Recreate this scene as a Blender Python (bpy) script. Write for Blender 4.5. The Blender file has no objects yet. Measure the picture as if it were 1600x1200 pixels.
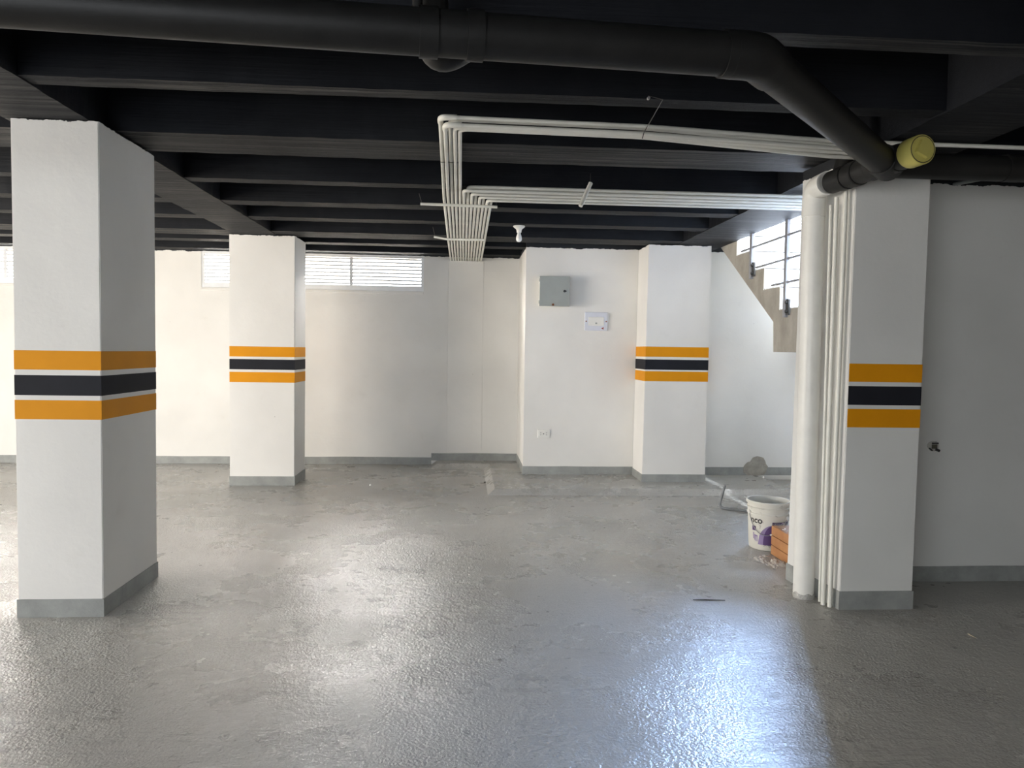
import bpy, bmesh, math, random
from mathutils import Vector, Matrix, noise

random.seed(7)
S = bpy.context.scene
C = S.collection
PI = math.pi

# ------------------------------------------------------------------ camera
F = 1130.0
YAW, PITCH, ROLL = math.atan(75 / F), math.atan(52 / F), 0.015
CAM = Vector((0, 0, 1.5))
fwd = Vector((math.sin(YAW) * math.cos(PITCH), math.cos(YAW) * math.cos(PITCH), -math.sin(PITCH)))
r0 = Vector((math.cos(YAW), -math.sin(YAW), 0))
u0 = r0.cross(fwd)
rt = r0 * math.cos(ROLL) + u0 * math.sin(ROLL)
up = u0 * math.cos(ROLL) - r0 * math.sin(ROLL)
cd = bpy.data.cameras.new('camera')
cam = bpy.data.objects.new('camera', cd)
C.objects.link(cam)
cd.sensor_width = 36
cd.lens = F / 1600 * 36
cd.clip_end = 200
cam.matrix_world = Matrix(((rt.x, up.x, -fwd.x, CAM.x), (rt.y, up.y, -fwd.y, CAM.y), (rt.z, up.z, -fwd.z, CAM.z), (0, 0, 0, 1)))
S.camera = cam


def ray(px, py):
    return fwd + rt * ((px - 800) / F) + up * ((600 - py) / F)


def onZ(px, py, z):
    d = ray(px, py)
    return CAM + d * ((z - CAM.z) / d.z)


def onY(px, py, y):
    d = ray(px, py)
    return CAM + d * (y / d.y)


def onX(px, py, x):
    d = ray(px, py)
    return CAM + d * (x / d.x)


# ------------------------------------------------------------------ materials
def lin(r, g, b):
    f = lambda c: (c / 12.92 if c <= .04045 else ((c + .055) / 1.055) ** 2.4)
    return (f(r / 255), f(g / 255), f(b / 255), 1)


class NT:
    def __init__(s, name):
        s.m = bpy.data.materials.new(name)
        s.m.use_nodes = True
        s.t = s.m.node_tree
        s.b = s.t.nodes['Principled BSDF']
        s.tc = s.t.nodes.new('ShaderNodeTexCoord')

    def n(s, typ, **kw):
        o = s.t.nodes.new(typ)
        for k, v in kw.items():
            if k in o.inputs:
                o.inputs[k].default_value = v
            else:
                setattr(o, k, v)
        return o

    def l(s, a, b):
        s.t.links.new(a, b)

    def coords(s, scale=(1, 1, 1), rot=(0, 0, 0), geo=True):
        mp = s.n('ShaderNodeMapping')
        mp.inputs['Scale'].default_value = scale
        mp.inputs['Rotation'].default_value = rot
        if geo:
            s.l(s.n('ShaderNodeNewGeometry').outputs['Position'], mp.inputs['Vector'])
        else:
            s.l(s.tc.outputs['Object'], mp.inputs['Vector'])
        return mp.outputs['Vector']

    def noise(s, scale=5, detail=4, rough=.55, vec=None, dist=0):
        o = s.n('ShaderNodeTexNoise')
        o.inputs['Scale'].default_value = scale
        o.inputs['Detail'].default_value = detail
        o.inputs['Roughness'].default_value = rough
        o.inputs['Distortion'].default_value = dist
        s.l(vec if vec is not None else s.coords(), o.inputs['Vector'])
        return o.outputs['Fac']

    def ramp(s, fac, stops):
        o = s.n('ShaderNodeValToRGB')
        el = o.color_ramp.elements
        while len(el) < len(stops):
            el.new(.5)
        for e, (p, c) in zip(el, stops):
            e.position = p
            e.color = c if len(c) == 4 else (*c, 1)
        s.l(fac, o.inputs['Fac'])
        return o.outputs['Color']

    def mix(s, fac, a, b):
        o = s.n('ShaderNodeMix', data_type='RGBA')
        for sock, v in ((o.inputs[0], fac), (o.inputs[6], a), (o.inputs[7], b)):
            if isinstance(v, bpy.types.NodeSocket):
                s.l(v, sock)
            else:
                sock.default_value = v
        return o.outputs[2]

    def math(s, op, a, b=0.0, c=0.0):
        o = s.n('ShaderNodeMath', operation=op)
        for sock, v in zip(o.inputs, (a, b, c)):
            if isinstance(v, bpy.types.NodeSocket):
                s.l(v, sock)
            else:
                sock.default_value = v
        return o.outputs[0]

    def bump(s, h, strength=.3, dist=.01, normal=None):
        o = s.n('ShaderNodeBump')
        o.inputs['Strength'].default_value = strength
        o.inputs['Distance'].default_value = dist
        s.l(h, o.inputs['Height'])
        if normal is not None:
            s.l(normal, o.inputs['Normal'])
        return o.outputs['Normal']

    def out(s, color=None, rough=None, normal=None, metal=None, spec=None):
        for k, v in (('Base Color', color), ('Roughness', rough), ('Normal', normal), ('Metallic', metal), ('Specular IOR Level', spec)):
            if v is None:
                continue
            if isinstance(v, bpy.types.NodeSocket):
                s.l(v, s.b.inputs[k])
            else:
                s.b.inputs[k].default_value = v
        return s.m


def plain(name, col, rough=.5, var=.12, scale=9, metal=0.0, spec=.5, bump=.0):
    t = NT(name)
    n = t.noise(scale, 4, .6, t.coords(geo=False))
    a = tuple(c * (1 - var) for c in col[:3]) + (1,)
    b = tuple(min(1, c * (1 + var)) for c in col[:3]) + (1,)
    cc = t.ramp(n, [(.3, a), (.7, b)])
    nm = t.bump(t.noise(scale * 12, 3, .6, t.coords(geo=False)), bump, .004) if bump else None
    return t.out(cc, rough, nm, metal, spec)


BLACK = (.017, .019, .023, 1)


def wall_mat(name, base, ztop=None, zlow=None, slope=0.0):
    """painted plaster; the ceiling's black paint laps over its top edge raggedly"""
    t = NT(name)
    big = t.noise(1.1, 3, .5)
    mid = t.noise(5, 5, .6)
    d = tuple(c * .93 for c in base[:3]) + (1,)
    l = tuple(min(1, c * 1.03) for c in base[:3]) + (1,)
    col = t.mix(t.ramp(big, [(.35, (0, 0, 0)), (.65, (1, 1, 1))]), d, l)
    stain = t.ramp(mid, [(.62, (0, 0, 0)), (.8, (1, 1, 1))])
    col = t.mix(t.math('MULTIPLY', stain, .12), col, (base[0] * .6, base[1] * .58, base[2] * .52, 1))
    # scuffs: small dark specks
    vo = t.n('ShaderNodeTexVoronoi')
    vo.inputs['Scale'].default_value = 3.1
    vo.inputs['Randomness'].default_value = 1
    t.l(t.coords(), vo.inputs['Vector'])
    col = t.mix(t.ramp(vo.outputs['Distance'], [(.012, (.5, .5, .5)), (.02, (0, 0, 0))]), col, (.12, .11, .1, 1))
    if ztop is not None:
        sx = t.n('ShaderNodeSeparateXYZ')
        t.l(t.n('ShaderNodeNewGeometry').outputs['Position'], sx.inputs[0])
        edge = t.math('ADD', sx.outputs['Z'], t.math('MULTIPLY', t.noise(9, 5, .75), .055))
        col = t.mix(t.math('GREATER_THAN', edge, ztop + .024), col, BLACK)
    nm = t.bump(t.noise(7, 5, .6), .18, .02)
    return t.out(col, .62, nm, spec=.3)


WHITE = (.80, .785, .75, 1)
M = {}
M['wall'] = wall_mat('white_wall_paint', WHITE, 2.70)
M['wall_grey'] = wall_mat('white_wall_paint_darker', (.72, .715, .69, 1), 2.63)  # same finish in a slightly darker tone, black edge set lower
M['pillar'] = wall_mat('pillar_paint', (.79, .775, .745, 1), 2.695)
M['shell'] = wall_mat('plain_wall_paint', (.42, .41, .39, 1))
M['yellow'] = plain('yellow_band_paint', lin(220, 146, 8), .6, .05, 4, spec=.2)
M['band_black'] = plain('black_band_paint', lin(34, 35, 41), .65, .12, 5, spec=.15)
M['skirt'] = None
M['white_plastic'] = plain('white_plastic', (.80, .79, .75, 1), .38, .04)
M['conduit'] = plain('white_conduit_paint', (.74, .73, .67, 1), .42, .07, 6)
M['pipe_black'] = plain('black_pipe_paint', (.014, .0138, .0135, 1), .5, .25, 7, spec=.3, bump=.15)
M['seam'] = plain('joint_line', (.012, .012, .012, 1), .6)
M['cap_yellow'] = plain('yellow_cap_plastic', lin(190, 180, 98), .5, .06, 8)
M['grey_metal'] = plain('grey_box_enamel', lin(158, 163, 160), .45, .05, 6)
M['dark'] = plain('dark_plastic', (.02, .02, .02, 1), .5)
M['brass'] = plain('copper_screw', lin(140, 90, 60), .4, metal=.6)
M['steel'] = plain('railing_steel', (.36, .36, .38, 1), .4, .06, metal=.5)
M['alu'] = plain('white_aluminium', (.82, .83, .84, 1), .35, .03)
M['slat'] = plain('grey_louver', (.66, .68, .71, 1), .4, .03)
M['stairs_white'] = plain('white_stair_tile', (.82, .83, .85, 1), .4, .03)
M['concrete'] = None
M['wire'] = plain('tie_wire', (.05, .048, .045, 1), .5)


def floor_mat():
    t = NT('grey_floor_paint')
    big = t.noise(.55, 4, .6)
    mid = t.noise(3.2, 6, .65)
    stretch = t.noise(2.2, 5, .6, t.coords((.35, 2.2, 1), (0, 0, .55)))
    col = t.ramp(big, [(.3, (.41, .402, .38)), (.7, (.50, .49, .462))])
    col = t.mix(t.math('MULTIPLY', t.ramp(mid, [(.4, (0, 0, 0)), (.75, (1, 1, 1))]), .30), col, (.33, .326, .315, 1))
    col = t.mix(t.math('MULTIPLY', t.ramp(stretch, [(.55, (0, 0, 0)), (.72, (1, 1, 1))]), .22), col, (.52, .50, .46, 1))
    vo = t.n('ShaderNodeTexVoronoi')
    vo.inputs['Scale'].default_value = 4.5
    t.l(t.coords(), vo.inputs['Vector'])
    col = t.mix(t.ramp(vo.outputs['Distance'], [(.03, (.75, .75, .75)), (.06, (0, 0, 0))]), col, (.07, .068, .065, 1))
    rough = t.ramp(t.noise(1.3, 5, .65), [(.3, (.23, .23, .23)), (.7, (.33, .33, .33))])
    speck = t.noise(120, 2, .6)
    coarse = t.ramp(t.noise(.7, 3, .6), [(.35, (.25, .25, .25)), (.6, (1, 1, 1))])   # sandy areas and trowelled areas
    sp = t.math('MULTIPLY', t.ramp(speck, [(.34, (.55, .55, .55)), (.5, (0, 0, 0))]), coarse)
    col = t.mix(sp, col, (.19, .187, .178, 1))
    # trowel scratches across the pour
    tr = t.noise(3.2, 4, .75, t.coords((.35, 5.5, 1), (0, 0, .66)), .6)
    line = t.ramp(tr, [(.475, (0, 0, 0)), (.495, (1, 1, 1)), (.515, (0, 0, 0))])
    line = t.math('MULTIPLY', line, t.ramp(t.noise(.9, 3, .6), [(.5, (0, 0, 0)), (.62, (1, 1, 1))]))
    col = t.mix(t.math('MULTIPLY', line, .45), col, (.13, .128, .12, 1))
    pit = t.noise(26, 3, .6, t.coords((.6, 1.3, 1), (0, 0, .6)))
    pm = t.math('MULTIPLY', t.ramp(pit, [(.27, (1, 1, 1)), (.31, (0, 0, 0))]), coarse)
    col = t.mix(t.math('MULTIPLY', pm, .8), col, (.08, .078, .072, 1))
    grit = t.math('MULTIPLY', t.noise(80, 2, .5), coarse)
    scr = t.noise(5, 6, .7, t.coords((.5, 3.2, 1), (0, 0, .62)))
    lump = t.noise(24, 4, .6)
    nm = t.bump(t.noise(4, 3, .5), .2, .02)
    nm = t.bump(lump, .5, .008, nm)
    nm = t.bump(scr, .05, .004, nm)
    nm = t.bump(line, .25, -.003, nm)
    nm = t.bump(grit, 1.0, .0050, nm)
    return t.out(col, rough, nm, spec=.9)


M['floor'] = floor_mat()


def skirt_mat():
    t = NT('grey_skirting_paint')
    n = t.noise(6, 5, .65)
    col = t.ramp(n, [(.3, lin(134, 136, 134)), (.7, lin(162, 164, 161))])
    return t.out(col, .5, t.bump(t.noise(40, 4, .7), .35, .006), spec=.4)


M['skirt'] = skirt_mat()


def concrete_mat():
    t = NT('bare_concrete')
    n = t.noise(5, 6, .65, t.coords((1, 1, .6)))
    col = t.ramp(n, [(.3, lin(152, 147, 137)), (.7, lin(182, 177, 167))])
    return t.out(col, .8, t.bump(t.noise(30, 5, .7), .5, .008), spec=.2)


M['concrete'] = concrete_mat()


def ceil_mat(name, worn):
    """black painted board-formed concrete: the boards' joints run along the span; on worn faces the cement shows in streaks"""
    t = NT(name)
    lines = t.noise(1.0, 6, .72, t.coords((.55, 26, 26)))
    fine = t.noise(2.0, 4, .7, t.coords((1.2, 60, 60)))
    col = t.ramp(t.noise(2.3, 4, .6), [(.3, (.007, .008, .011)), (.7, (.014, .0155, .019))])
    if worn:
        k = t.ramp(lines, [(.47, (0, 0, 0)), (.66, (1, 1, 1))])
        patch = t.ramp(t.noise(.9, 3, .6), [(.35, (.08, .08, .08)), (.68, (.9, .9, .9))])
        k = t.math('MULTIPLY', k, patch)
        col = t.mix(k, col, (.115, .112, .105, 1))
        chip = t.ramp(t.noise(3.3, 6, .75, t.coords((1, 14, 14))), [(.66, (0, 0, 0)), (.70, (1, 1, 1))])
        col = t.mix(t.math('MULTIPLY', chip, .5), col, (.34, .33, .31, 1))
    nm = t.bump(lines, .8 if worn else .25, .02)
    nm = t.bump(fine, .3, .006, nm)
    return t.out(col, .6, nm, spec=.14)


M['ceil'] = ceil_mat('black_ceiling_paint', False)
M['ceil_worn'] = ceil_mat('black_paint_over_formwork', True)


# ------------------------------------------------------------------ mesh helpers
def obj(name, bm, mats, parent=None, smooth=False, **props):
    bmesh.ops.recalc_face_normals(bm, faces=bm.faces)
    me = bpy.data.meshes.new(name)
    bm.to_mesh(me)
    bm.free()
    for m in (mats if isinstance(mats, (list, tuple)) else [mats]):
        me.materials.append(m)
    if smooth:
        for p in me.polygons:
            p.use_smooth = True
        try:
            me.set_sharp_from_angle(angle=math.radians(40))
        except Exception:
            pass
    o = bpy.data.objects.new(name, me)
    C.objects.link(o)
    if parent is not None:
        o.parent = parent
        o.matrix_parent_inverse = Matrix.Translation(-parent.location) @ Matrix()
    for k, v in props.items():
        o[k] = v
    return o


def thing(name, label, cat, loc=(0, 0, 0), group=None):
    o = bpy.data.objects.new(name, None)
    C.objects.link(o)
    o.location = loc
    o.empty_display_size = .1
    o['label'], o['category'] = label, cat
    o['kind'] = 'thing'
    if group:
        o['group'] = group
    return o


def tag(o, label, cat, group=None):
    o['label'], o['category'], o['kind'] = label, cat, 'thing'
    if group:
        o['group'] = group
    return o


def box(bm, x0, x1, y0, y1, z0, z1, bev=0.0, mat=0):
    vs = [bm.verts.new((x, y, z)) for x in (x0, x1) for y in (y0, y1) for z in (z0, z1)]
    fs = [bm.faces.new([vs[i] for i in q]) for q in ((0, 1, 3, 2), (4, 6, 7, 5), (0, 4, 5, 1), (2, 3, 7, 6), (0, 2, 6, 4), (1, 5, 7, 3))]
    for f in fs:
        f.material_index = mat
    if bev:
        es = list({e for f in fs for e in f.edges})
        bmesh.ops.bevel(bm, geom=es, offset=bev, segments=2, affect='EDGES', profile=.5)
    return fs


def prism(bm, base, top, mat=0, cap=True):
    """base, top: rings of points"""
    a = [bm.verts.new(p) for p in base]
    b = [bm.verts.new(p) for p in top]
    n = len(a)
    fs = []
    for i in range(n):
        fs.append(bm.faces.new((a[i], a[(i + 1) % n], b[(i + 1) % n], b[i])))
    if cap:
        fs.append(bm.faces.new(a[::-1]))
        fs.append(bm.faces.new(b))
    for f in fs:
        f.material_index = mat
    return fs


def fillet(pts, r, seg=6):
    pts = [Vector(p) for p in pts]
    out = [pts[0]]
    for i in range(1, len(pts) - 1):
        a, b, c = pts[i - 1], pts[i], pts[i + 1]
        u, v = (a - b), (c - b)
        rr = min(r, u.length * .45, v.length * .45)
        p, q = b + u.normalized() * rr, b + v.normalized() * rr
        for k in range(seg + 1):
            s = k / seg
            out.append((1 - s) ** 2 * p + 2 * s * (1 - s) * b + s * s * q)
    out.append(pts[-1])
    return out


def tube(bm, pts, r, n=14, mat=0, caps=True, hollow=0.0):
    pts = [Vector(p) for p in pts]
    rad = r if isinstance(r, (list, tuple)) else [r] * len(pts)
    t0 = (pts[1] - pts[0]).normalized()
    ref = Vector((0, 0, 1)) if abs(t0.z) < .9 else Vector((1, 0, 0))
    nrm = t0.cross(ref).normalized()
    rings = []
    prev = t0
    for i, p in enumerate(pts):
        if i == 0:
            t = t0
        elif i == len(pts) - 1:
            t = (pts[i] - pts[i - 1]).normalized()
        else:
            t = ((pts[i + 1] - pts[i]).normalized() + (pts[i] - pts[i - 1]).normalized()).normalized()
        nrm = (prev.rotation_difference(t) @ nrm)
        nrm = (nrm - t * nrm.dot(t)).normalized()
        prev = t
        bn = t.cross(nrm)
        rings.append([bm.verts.new(p + (nrm * math.cos(2 * PI * k / n) + bn * math.sin(2 * PI * k / n)) * rad[i]) for k in range(n)])
    for a, b in zip(rings, rings[1:]):
        for k in range(n):
            bm.faces.new((a[k], a[(k + 1) % n], b[(k + 1) % n], b[k])).material_index = mat
    if caps:
        for rg, flip in ((rings[0], True), (rings[-1], False)):
            bm.faces.new(rg[::-1] if flip else rg).material_index = mat
    return rings


def lathe(bm, prof, cx=0, cy=0, n=40, mat=0, axis=None):
    """prof: (r, z) pairs"""
    rings = []
    for r, z in prof:
        if r < 1e-6:
            rings.append([bm.verts.new((cx, cy, z))])
        else:
            rings.append([bm.verts.new((cx + r * math.cos(2 * PI * k / n), cy + r * math.sin(2 * PI * k / n), z)) for k in range(n)])
    for a, b in zip(rings, rings[1:]):
        for k in range(n):
            k2 = (k + 1) % n
            if len(a) == 1 and len(b) == 1:
                continue
            if len(a) == 1:
                f = bm.faces.new((a[0], b[k2], b[k]))
            elif len(b) == 1:
                f = bm.faces.new((a[k], a[k2], b[0]))
            else:
                f = bm.faces.new((a[k], a[k2], b[k2], b[k]))
            f.material_index = mat
    return rings


BM = bmesh.new
ZC = 2.70          # underside of beams and joists
ZS = 3.06          # underside of the slab
XL, XR, YB, YF = -8.2, 6.4, 9.43, -4.6
XS = 2.87          # edge of the stairwell

# ------------------------------------------------------------------ floor
bm = BM()
box(bm, XL, XR, YF, 9.75, -.2, 0)
floor = obj('floor', bm, M['floor'], kind='structure')

bm = BM()
PZ = .055
lo = [onZ(672, 732, 0), onZ(755.6, 733, 0), onZ(761, 774, 0)]
yb_ = 9.43
lowx, midx = lo[0].x, lo[1].x
yA, yB_ = (lo[0].y + lo[1].y) / 2, lo[2].y
base = [(lowx, yb_), (lowx, yA), (midx, yA), (midx, yB_), (3.5, yB_), (3.5, yb_)]
c = .075
topr = [(lowx + c, yb_), (lowx + c, yA + c), (midx + c, yA + c), (midx + c, yB_ + c), (3.5, yB_ + c), (3.5, yb_)]
prism(bm, [(x, y, -.02 if False else 0.0) for x, y in base], [(x, y, PZ) for x, y in topr])
obj('raised_platform', bm, M['floor'], floor)

# ------------------------------------------------------------------ ceiling
bm = BM()
# slab, leaving the stairwell open
box(bm, XL, XS, YF, 9.60, ZS, ZS + .2)
box(bm, XS, XR, YF, 4.85, ZS, ZS + .2)
ceiling = obj('ceiling', bm, M['ceil'], kind='structure')


def rough_beam(name, x0, x1, y0, y1, zb=ZC, along='x', step=.06, amp=.006, side=2):
    """a cast beam whose lower arrises wander a little"""
    bm = BM()
    L = (x1 - x0) if along == 'x' else (y1 - y0)
    n = max(2, int(L / step))
    rings = []
    sd = random.uniform(0, 99)
    for i in range(n + 1):
        s = i / n
        j = lambda k: amp * (noise.noise(Vector((s * L * .9, sd, k))) * .45 + noise.noise(Vector((s * L * 9, sd, k + 9))) * .5)
        if along == 'x':
            x = x0 + s * L
            pts = [(x, y0, ZS), (x, y0 + j(1), zb + j(2)), (x, y1 + j(3), zb + j(4)), (x, y1, ZS)]
        else:
            y = y0 + s * L
            pts = [(x0, y, ZS), (x0 + j(1) * 2, y, zb + j(2)), (x1 + j(3) * side, y, zb + j(4)), (x1, y, ZS)]
        rings.append([bm.verts.new(p) for p in pts])
    for a, b in zip(rings, rings[1:]):
        for k in range(4):
            f = bm.faces.new((a[k], a[(k + 1) % 4], b[(k + 1) % 4], b[k]))
            f.material_index = 1 if k == 1 else 0
    bm.faces.new(rings[0][::-1])
    bm.faces.new(rings[-1])
    return obj(name, bm, [M['ceil'], M['ceil_worn']], ceiling)


k = (ZC - 1.5) / 1.24      # the measured depths were taken for an underside at 2.74 m
XB0, XB1 = -2.46, -2.02    # lengthwise beam over the two free pillars
XC0, XC1 = 2.34, XS        # lengthwise beam along the stairwell
joists = [(-2.6, -2.45), (-1.6, -1.45), (-.6, -.45), (.4, .52), (1.4, 1.52), (2.80 * k, 2.92 * k), (3.57 * k, 3.69 * k),
          (5.56 * k, 5.70 * k), (6.36 * k, 6.55 * k), (7.13 * k, 7.32 * k), (8.72 * k, 8.92 * k)]
for a, b in joists:
    for x0, x1 in ((XL, XB0 + .02), (XB1 - .02, XC0 + .02)):
        rough_beam('joist', x0, x1, a, b, ZC + random.uniform(0, .012))
    if b < 4.4:
        rough_beam('joist', XC1 - .02, XR, a, b, ZC)
for a, b in ((4.42 * k, 4.85 * k), (7.97 * k, 8.35 * k)):
    rough_beam('cross_beam', XL, XB0 + .02, a, b, ZC + .004)
    rough_beam('cross_beam', XB1 - .02, XC0 + .02, a, b, ZC + .004)
rough_beam('cross_beam', XC1 - .02, XR, 4.42 * k, 4.80, ZC - .05)
rough_beam('long_beam', XB0, XB1, YF, YB, ZC - .002, 'y')
rough_beam('long_beam', XC0, XC1, YF, YB, ZC - .002, 'y', side=0)
rough_beam('edge_beam', XL, XC0, 9.16 * k + .35, YB, ZC + .01)

# ------------------------------------------------------------------ walls


def wall_y(name, y, t, x0, x1, holes, mat, z1=ZS, z0=0.0):
    """wall facing -Y, with holes (x0,x1,z0,z1), built as one welded grid"""
    bm = BM()
    xs = sorted({x0, x1, *[h[0] for h in holes], *[h[1] for h in holes]})
    zs = sorted({z0, z1, *[h[2] for h in holes], *[h[3] for h in holes]})
    for i in range(len(xs) - 1):
        for j in range(len(zs) - 1):
            cx, cz = (xs[i] + xs[i + 1]) / 2, (zs[j] + zs[j + 1]) / 2
            if any(h[0] < cx < h[1] and h[2] < cz < h[3] for h in holes):
                continue
            box(bm, xs[i], xs[i + 1], y, y + t, zs[j], zs[j + 1])
    bmesh.ops.remove_doubles(bm, verts=bm.verts, dist=1e-4)
    dead = [f for f in bm.faces if len([g for g in bm.faces if set(g.verts) == set(f.verts)]) > 1]
    bmesh.ops.delete(bm, geom=dead, context='FACES_ONLY')
    return obj(name, bm, mat, kind='structure')


def wall_x(name, x0, x1, y0, y1, z0, z1, mat):
    bm = BM()
    box(bm, x0, x1, y0, y1, z0, z1)
    return obj(name, bm, mat, kind='structure')


wa, wb, wc = onY(315, 446, YB), onY(662, 457, YB), onY(315, 384, YB)
W1 = (wa.x, wb.x, (wa.z + wb.z) / 2 - .01, 2.70)
w2r, w2l = onY(52, 440, YB).x, onY(52, 440, YB).x - 2.6
W2 = (w2l, w2r, W1[2], 2.70)
XP = .70           # corner of the projecting wall with the meter boxes
YP = 8.40
wall_back = wall_y('wall_back', YB, .16, XL, XP + .05, [W1, W2], M['wall'])
# a shallow plaster casing where the conduits go down inside the wall
bm = BM()
xa, xb = onY(701, 405, YB).x, onY(756, 405, YB).x
box(bm, xa, xb, YB - .008, YB + .01, PZ + .1, 2.66, .003)
obj('plaster_casing', bm, M['wall'], wall_back)
wall_y('wall_panel', YP, .14, XP, XS + 1.6, [], M['wall'], ZS)
wall_x('wall_panel_side', XP, XP + .14, YP + .139, YB, 0, 2.74, M['wall'])
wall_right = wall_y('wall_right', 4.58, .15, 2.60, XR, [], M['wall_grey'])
# shell out of view: front, side with the wide vehicle opening, and the outer side
FO = (-7.6, -1.6, 0.0, 2.5)
wall_y('wall_front', YF - .15, .15, XL, XR, [FO], M['shell'])
OP = (1.4, 6.2, .05, 2.55)
bm = BM()
box(bm, XL - .15, XL, YF, OP[0], 0, ZS)
box(bm, XL - .15, XL, OP[1], 9.6, 0, ZS)
box(bm, XL - .15, XL, OP[0], OP[1], OP[3], ZS)
obj('wall_left', bm, M['shell'], kind='structure')
wall_x('wall_outer', XR, XR + .15, YF, 4.95, 0, ZS, M['shell'])

# skirting painted round the room
SK = .095


def skirting(name, pts, z0=0.0, h=SK, t=.006):
    """pts: plan polyline, room on its left-hand side when walked"""
    bm = BM()
    for (a, b) in zip(pts, pts[1:]):
        a, b = Vector((*a, 0)), Vector((*b, 0))
        d = (b - a).normalized()
        nn = Vector((d.y, -d.x, 0)) * t
        L = (b - a).length
        m = max(1, int(L / .12))
        for i in range(m):
            p, q = a + d * (L * i / m), a + d * (L * (i + 1) / m)
            hz = lambda v: h + .004 * noise.noise(v * 3)
            hp, hq = hz(p), hz(q)
            prism(bm, [p + Vector((0, 0, z0)), q + Vector((0, 0, z0)), q + nn + Vector((0, 0, z0)), p + nn + Vector((0, 0, z0))],
                  [p + Vector((0, 0, z0 + hp)), q + Vector((0, 0, z0 + hq)), q + nn + Vector((0, 0, z0 + hq)), p + nn + Vector((0, 0, z0 + hp))])
    return obj(name, bm, M['skirt'], kind='structure')


skirting('baseboard_back', [(XL, YB), (lowx, YB)])
skirting('baseboard_back_raised', [(lowx, YB), (XP, YB)], PZ)
skirting('baseboard_panel', [(XP, YB), (XP, YP), (2.03, YP)], PZ)
skirting('baseboard_stair', [(2.76, YP), (4.2, YP)], PZ)
skirting('baseboard_right', [(2.69, 4.58), (XR, 4.58)], 0, .105)

# ------------------------------------------------------------------ windows


def window(name, W, mull):
    x0, x1, z0, z1 = W
    y = YB + .006
    bm = BM()
    t = .035
    box(bm, x0, x1, y, y + .05, z0, z0 + t + .035)
    box(bm, x0, x1, y, y + .05, z1 - t, z1)
    box(bm, x0, x0 + t, y, y + .05, z0 + t + .035, z1 - t)
    box(bm, x1 - t, x1, y, y + .05, z0 + t + .035, z1 - t)
    w = obj(name, bm, M['alu'], kind='structure')
    bm = BM()
    box(bm, x0, x1, YB - .014, YB + .004, z0 - .03, z0 + .004, .003)
    obj('window_sill', bm, M['wall'], w)
    edges = [x0 + t] + mull + [x1 - t]
    for m in mull:
        bm = BM()
        box(bm, m - .018, m + .018, y + .002, y + .048, z0 + t + .036, z1 - t - .001)
        obj('mullion', bm, M['slat'], w)
    for a, b in zip(edges, edges[1:]):
        bm = BM()
        n = 8
        for i in range(n):
            zc = z0 + .095 + (z1 - z0 - .145) * i / (n - 1)
            box(bm, a, b, y + .008, y + .030, zc - .0095, zc + .0095)
        obj('louver_slat', bm, M['slat'], w)
    return w


m1 = onY(549, 425, YB + .02).x
window('window_1', W1, [(W1[0] + m1) / 2 - .25, m1])
m2 = onY(9, 420, YB + .02).x
window('window_2', W2, [W2[0] + .85, m2])

# ------------------------------------------------------------------ pillars


def pillar(label, quad, topquad, z0, z1, bands, mat, skh=.10, front_only=False):
    """quad / topquad: four plan corners at the base and at the top, anticlockwise from the front corner on the window side"""
    q0 = [Vector((*p, z0)) for p in quad]
    q1 = [Vector((*p, z1)) for p in topquad]
    cx = sum((p for p in q0), Vector()) / 4
    t = thing('pillar', label, 'pillar', (cx.x, cx.y, z0), 'striped pillars')

    def ring(z, grow):
        s = (z - z0) / (z1 - z0)
        pts = [a.lerp(b, s) for a, b in zip(q0, q1)]
        c = sum(pts, Vector()) / 4
        out = []
        for p in pts:
            d = p - c
            out.append(p + Vector((math.copysign(grow, d.x), math.copysign(grow, d.y), 0)))
        return out
    bm = BM()
    prism(bm, ring(z0, 0), ring(z1, 0))
    es = [e for e in bm.edges if abs(e.verts[0].co.z - e.verts[1].co.z) > 1]
    bmesh.ops.bevel(bm, geom=es, offset=.004, segments=2, affect='EDGES')
    obj('shaft', bm, mat, t)
    for nm, za, zb in bands:
        bm = BM()
        if front_only:
            lo_, hi_ = ring(za, 0), ring(zb, 0)
            f_ = Vector((0, -.0012, 0))
            prism(bm, [lo_[0] + Vector((.004, 0, 0)), lo_[1], lo_[1] + f_, lo_[0] + f_ + Vector((.004, 0, 0))], [hi_[0] + Vector((.004, 0, 0)), hi_[1], hi_[1] + f_, hi_[0] + f_ + Vector((.004, 0, 0))])
        else:
            prism(bm, ring(za, .0012), ring(zb, .0012))
        obj(nm, bm, M['yellow'] if nm == 'yellow_band' else M['band_black'], t)
    bm = BM()
    prism(bm, ring(z0, .005), ring(z0 + skh, .005))
    obj('baseboard', bm, M['skirt'], t)
    return t


def zat(px, py, y):
    return onY(px, py, y).z


def bands_at(px, rows, y):
    zs = [zat(px, r, y) for r in rows]
    return [('yellow_band', zs[1], zs[0]), ('black_band', zs[3], zs[2]), ('yellow_band', zs[5], zs[4])]


def pillar_at(label, fl, fr, depth, z0, tops, rows, mat, side_x=None, z1=ZC - .006, skh=.10, fix=None):
    a, b = onZ(*fl, z0), onZ(*fr, z0)
    y0 = (a.y + b.y) / 2
    xl, xr = a.x, b.x
    ta, tb = onY(tops[0][0], tops[0][1], y0), onY(tops[1][0], tops[1][1], y0)
    # carry the slight lean measured at the top over to the ceiling height
    quad = [(xl, y0), (xr, y0), (xr, y0 + depth), (xl, y0 + depth)]
    top = [(ta.x, y0), (tb.x, y0), (tb.x, y0 + depth), (ta.x, y0 + depth)]
    if fix:
        quad, top = fix(quad, top)
    return pillar(label, quad, top, z0, z1, bands_at((fl[0] + fr[0]) / 2, rows, y0), mat, skh, fix is not None)


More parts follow.
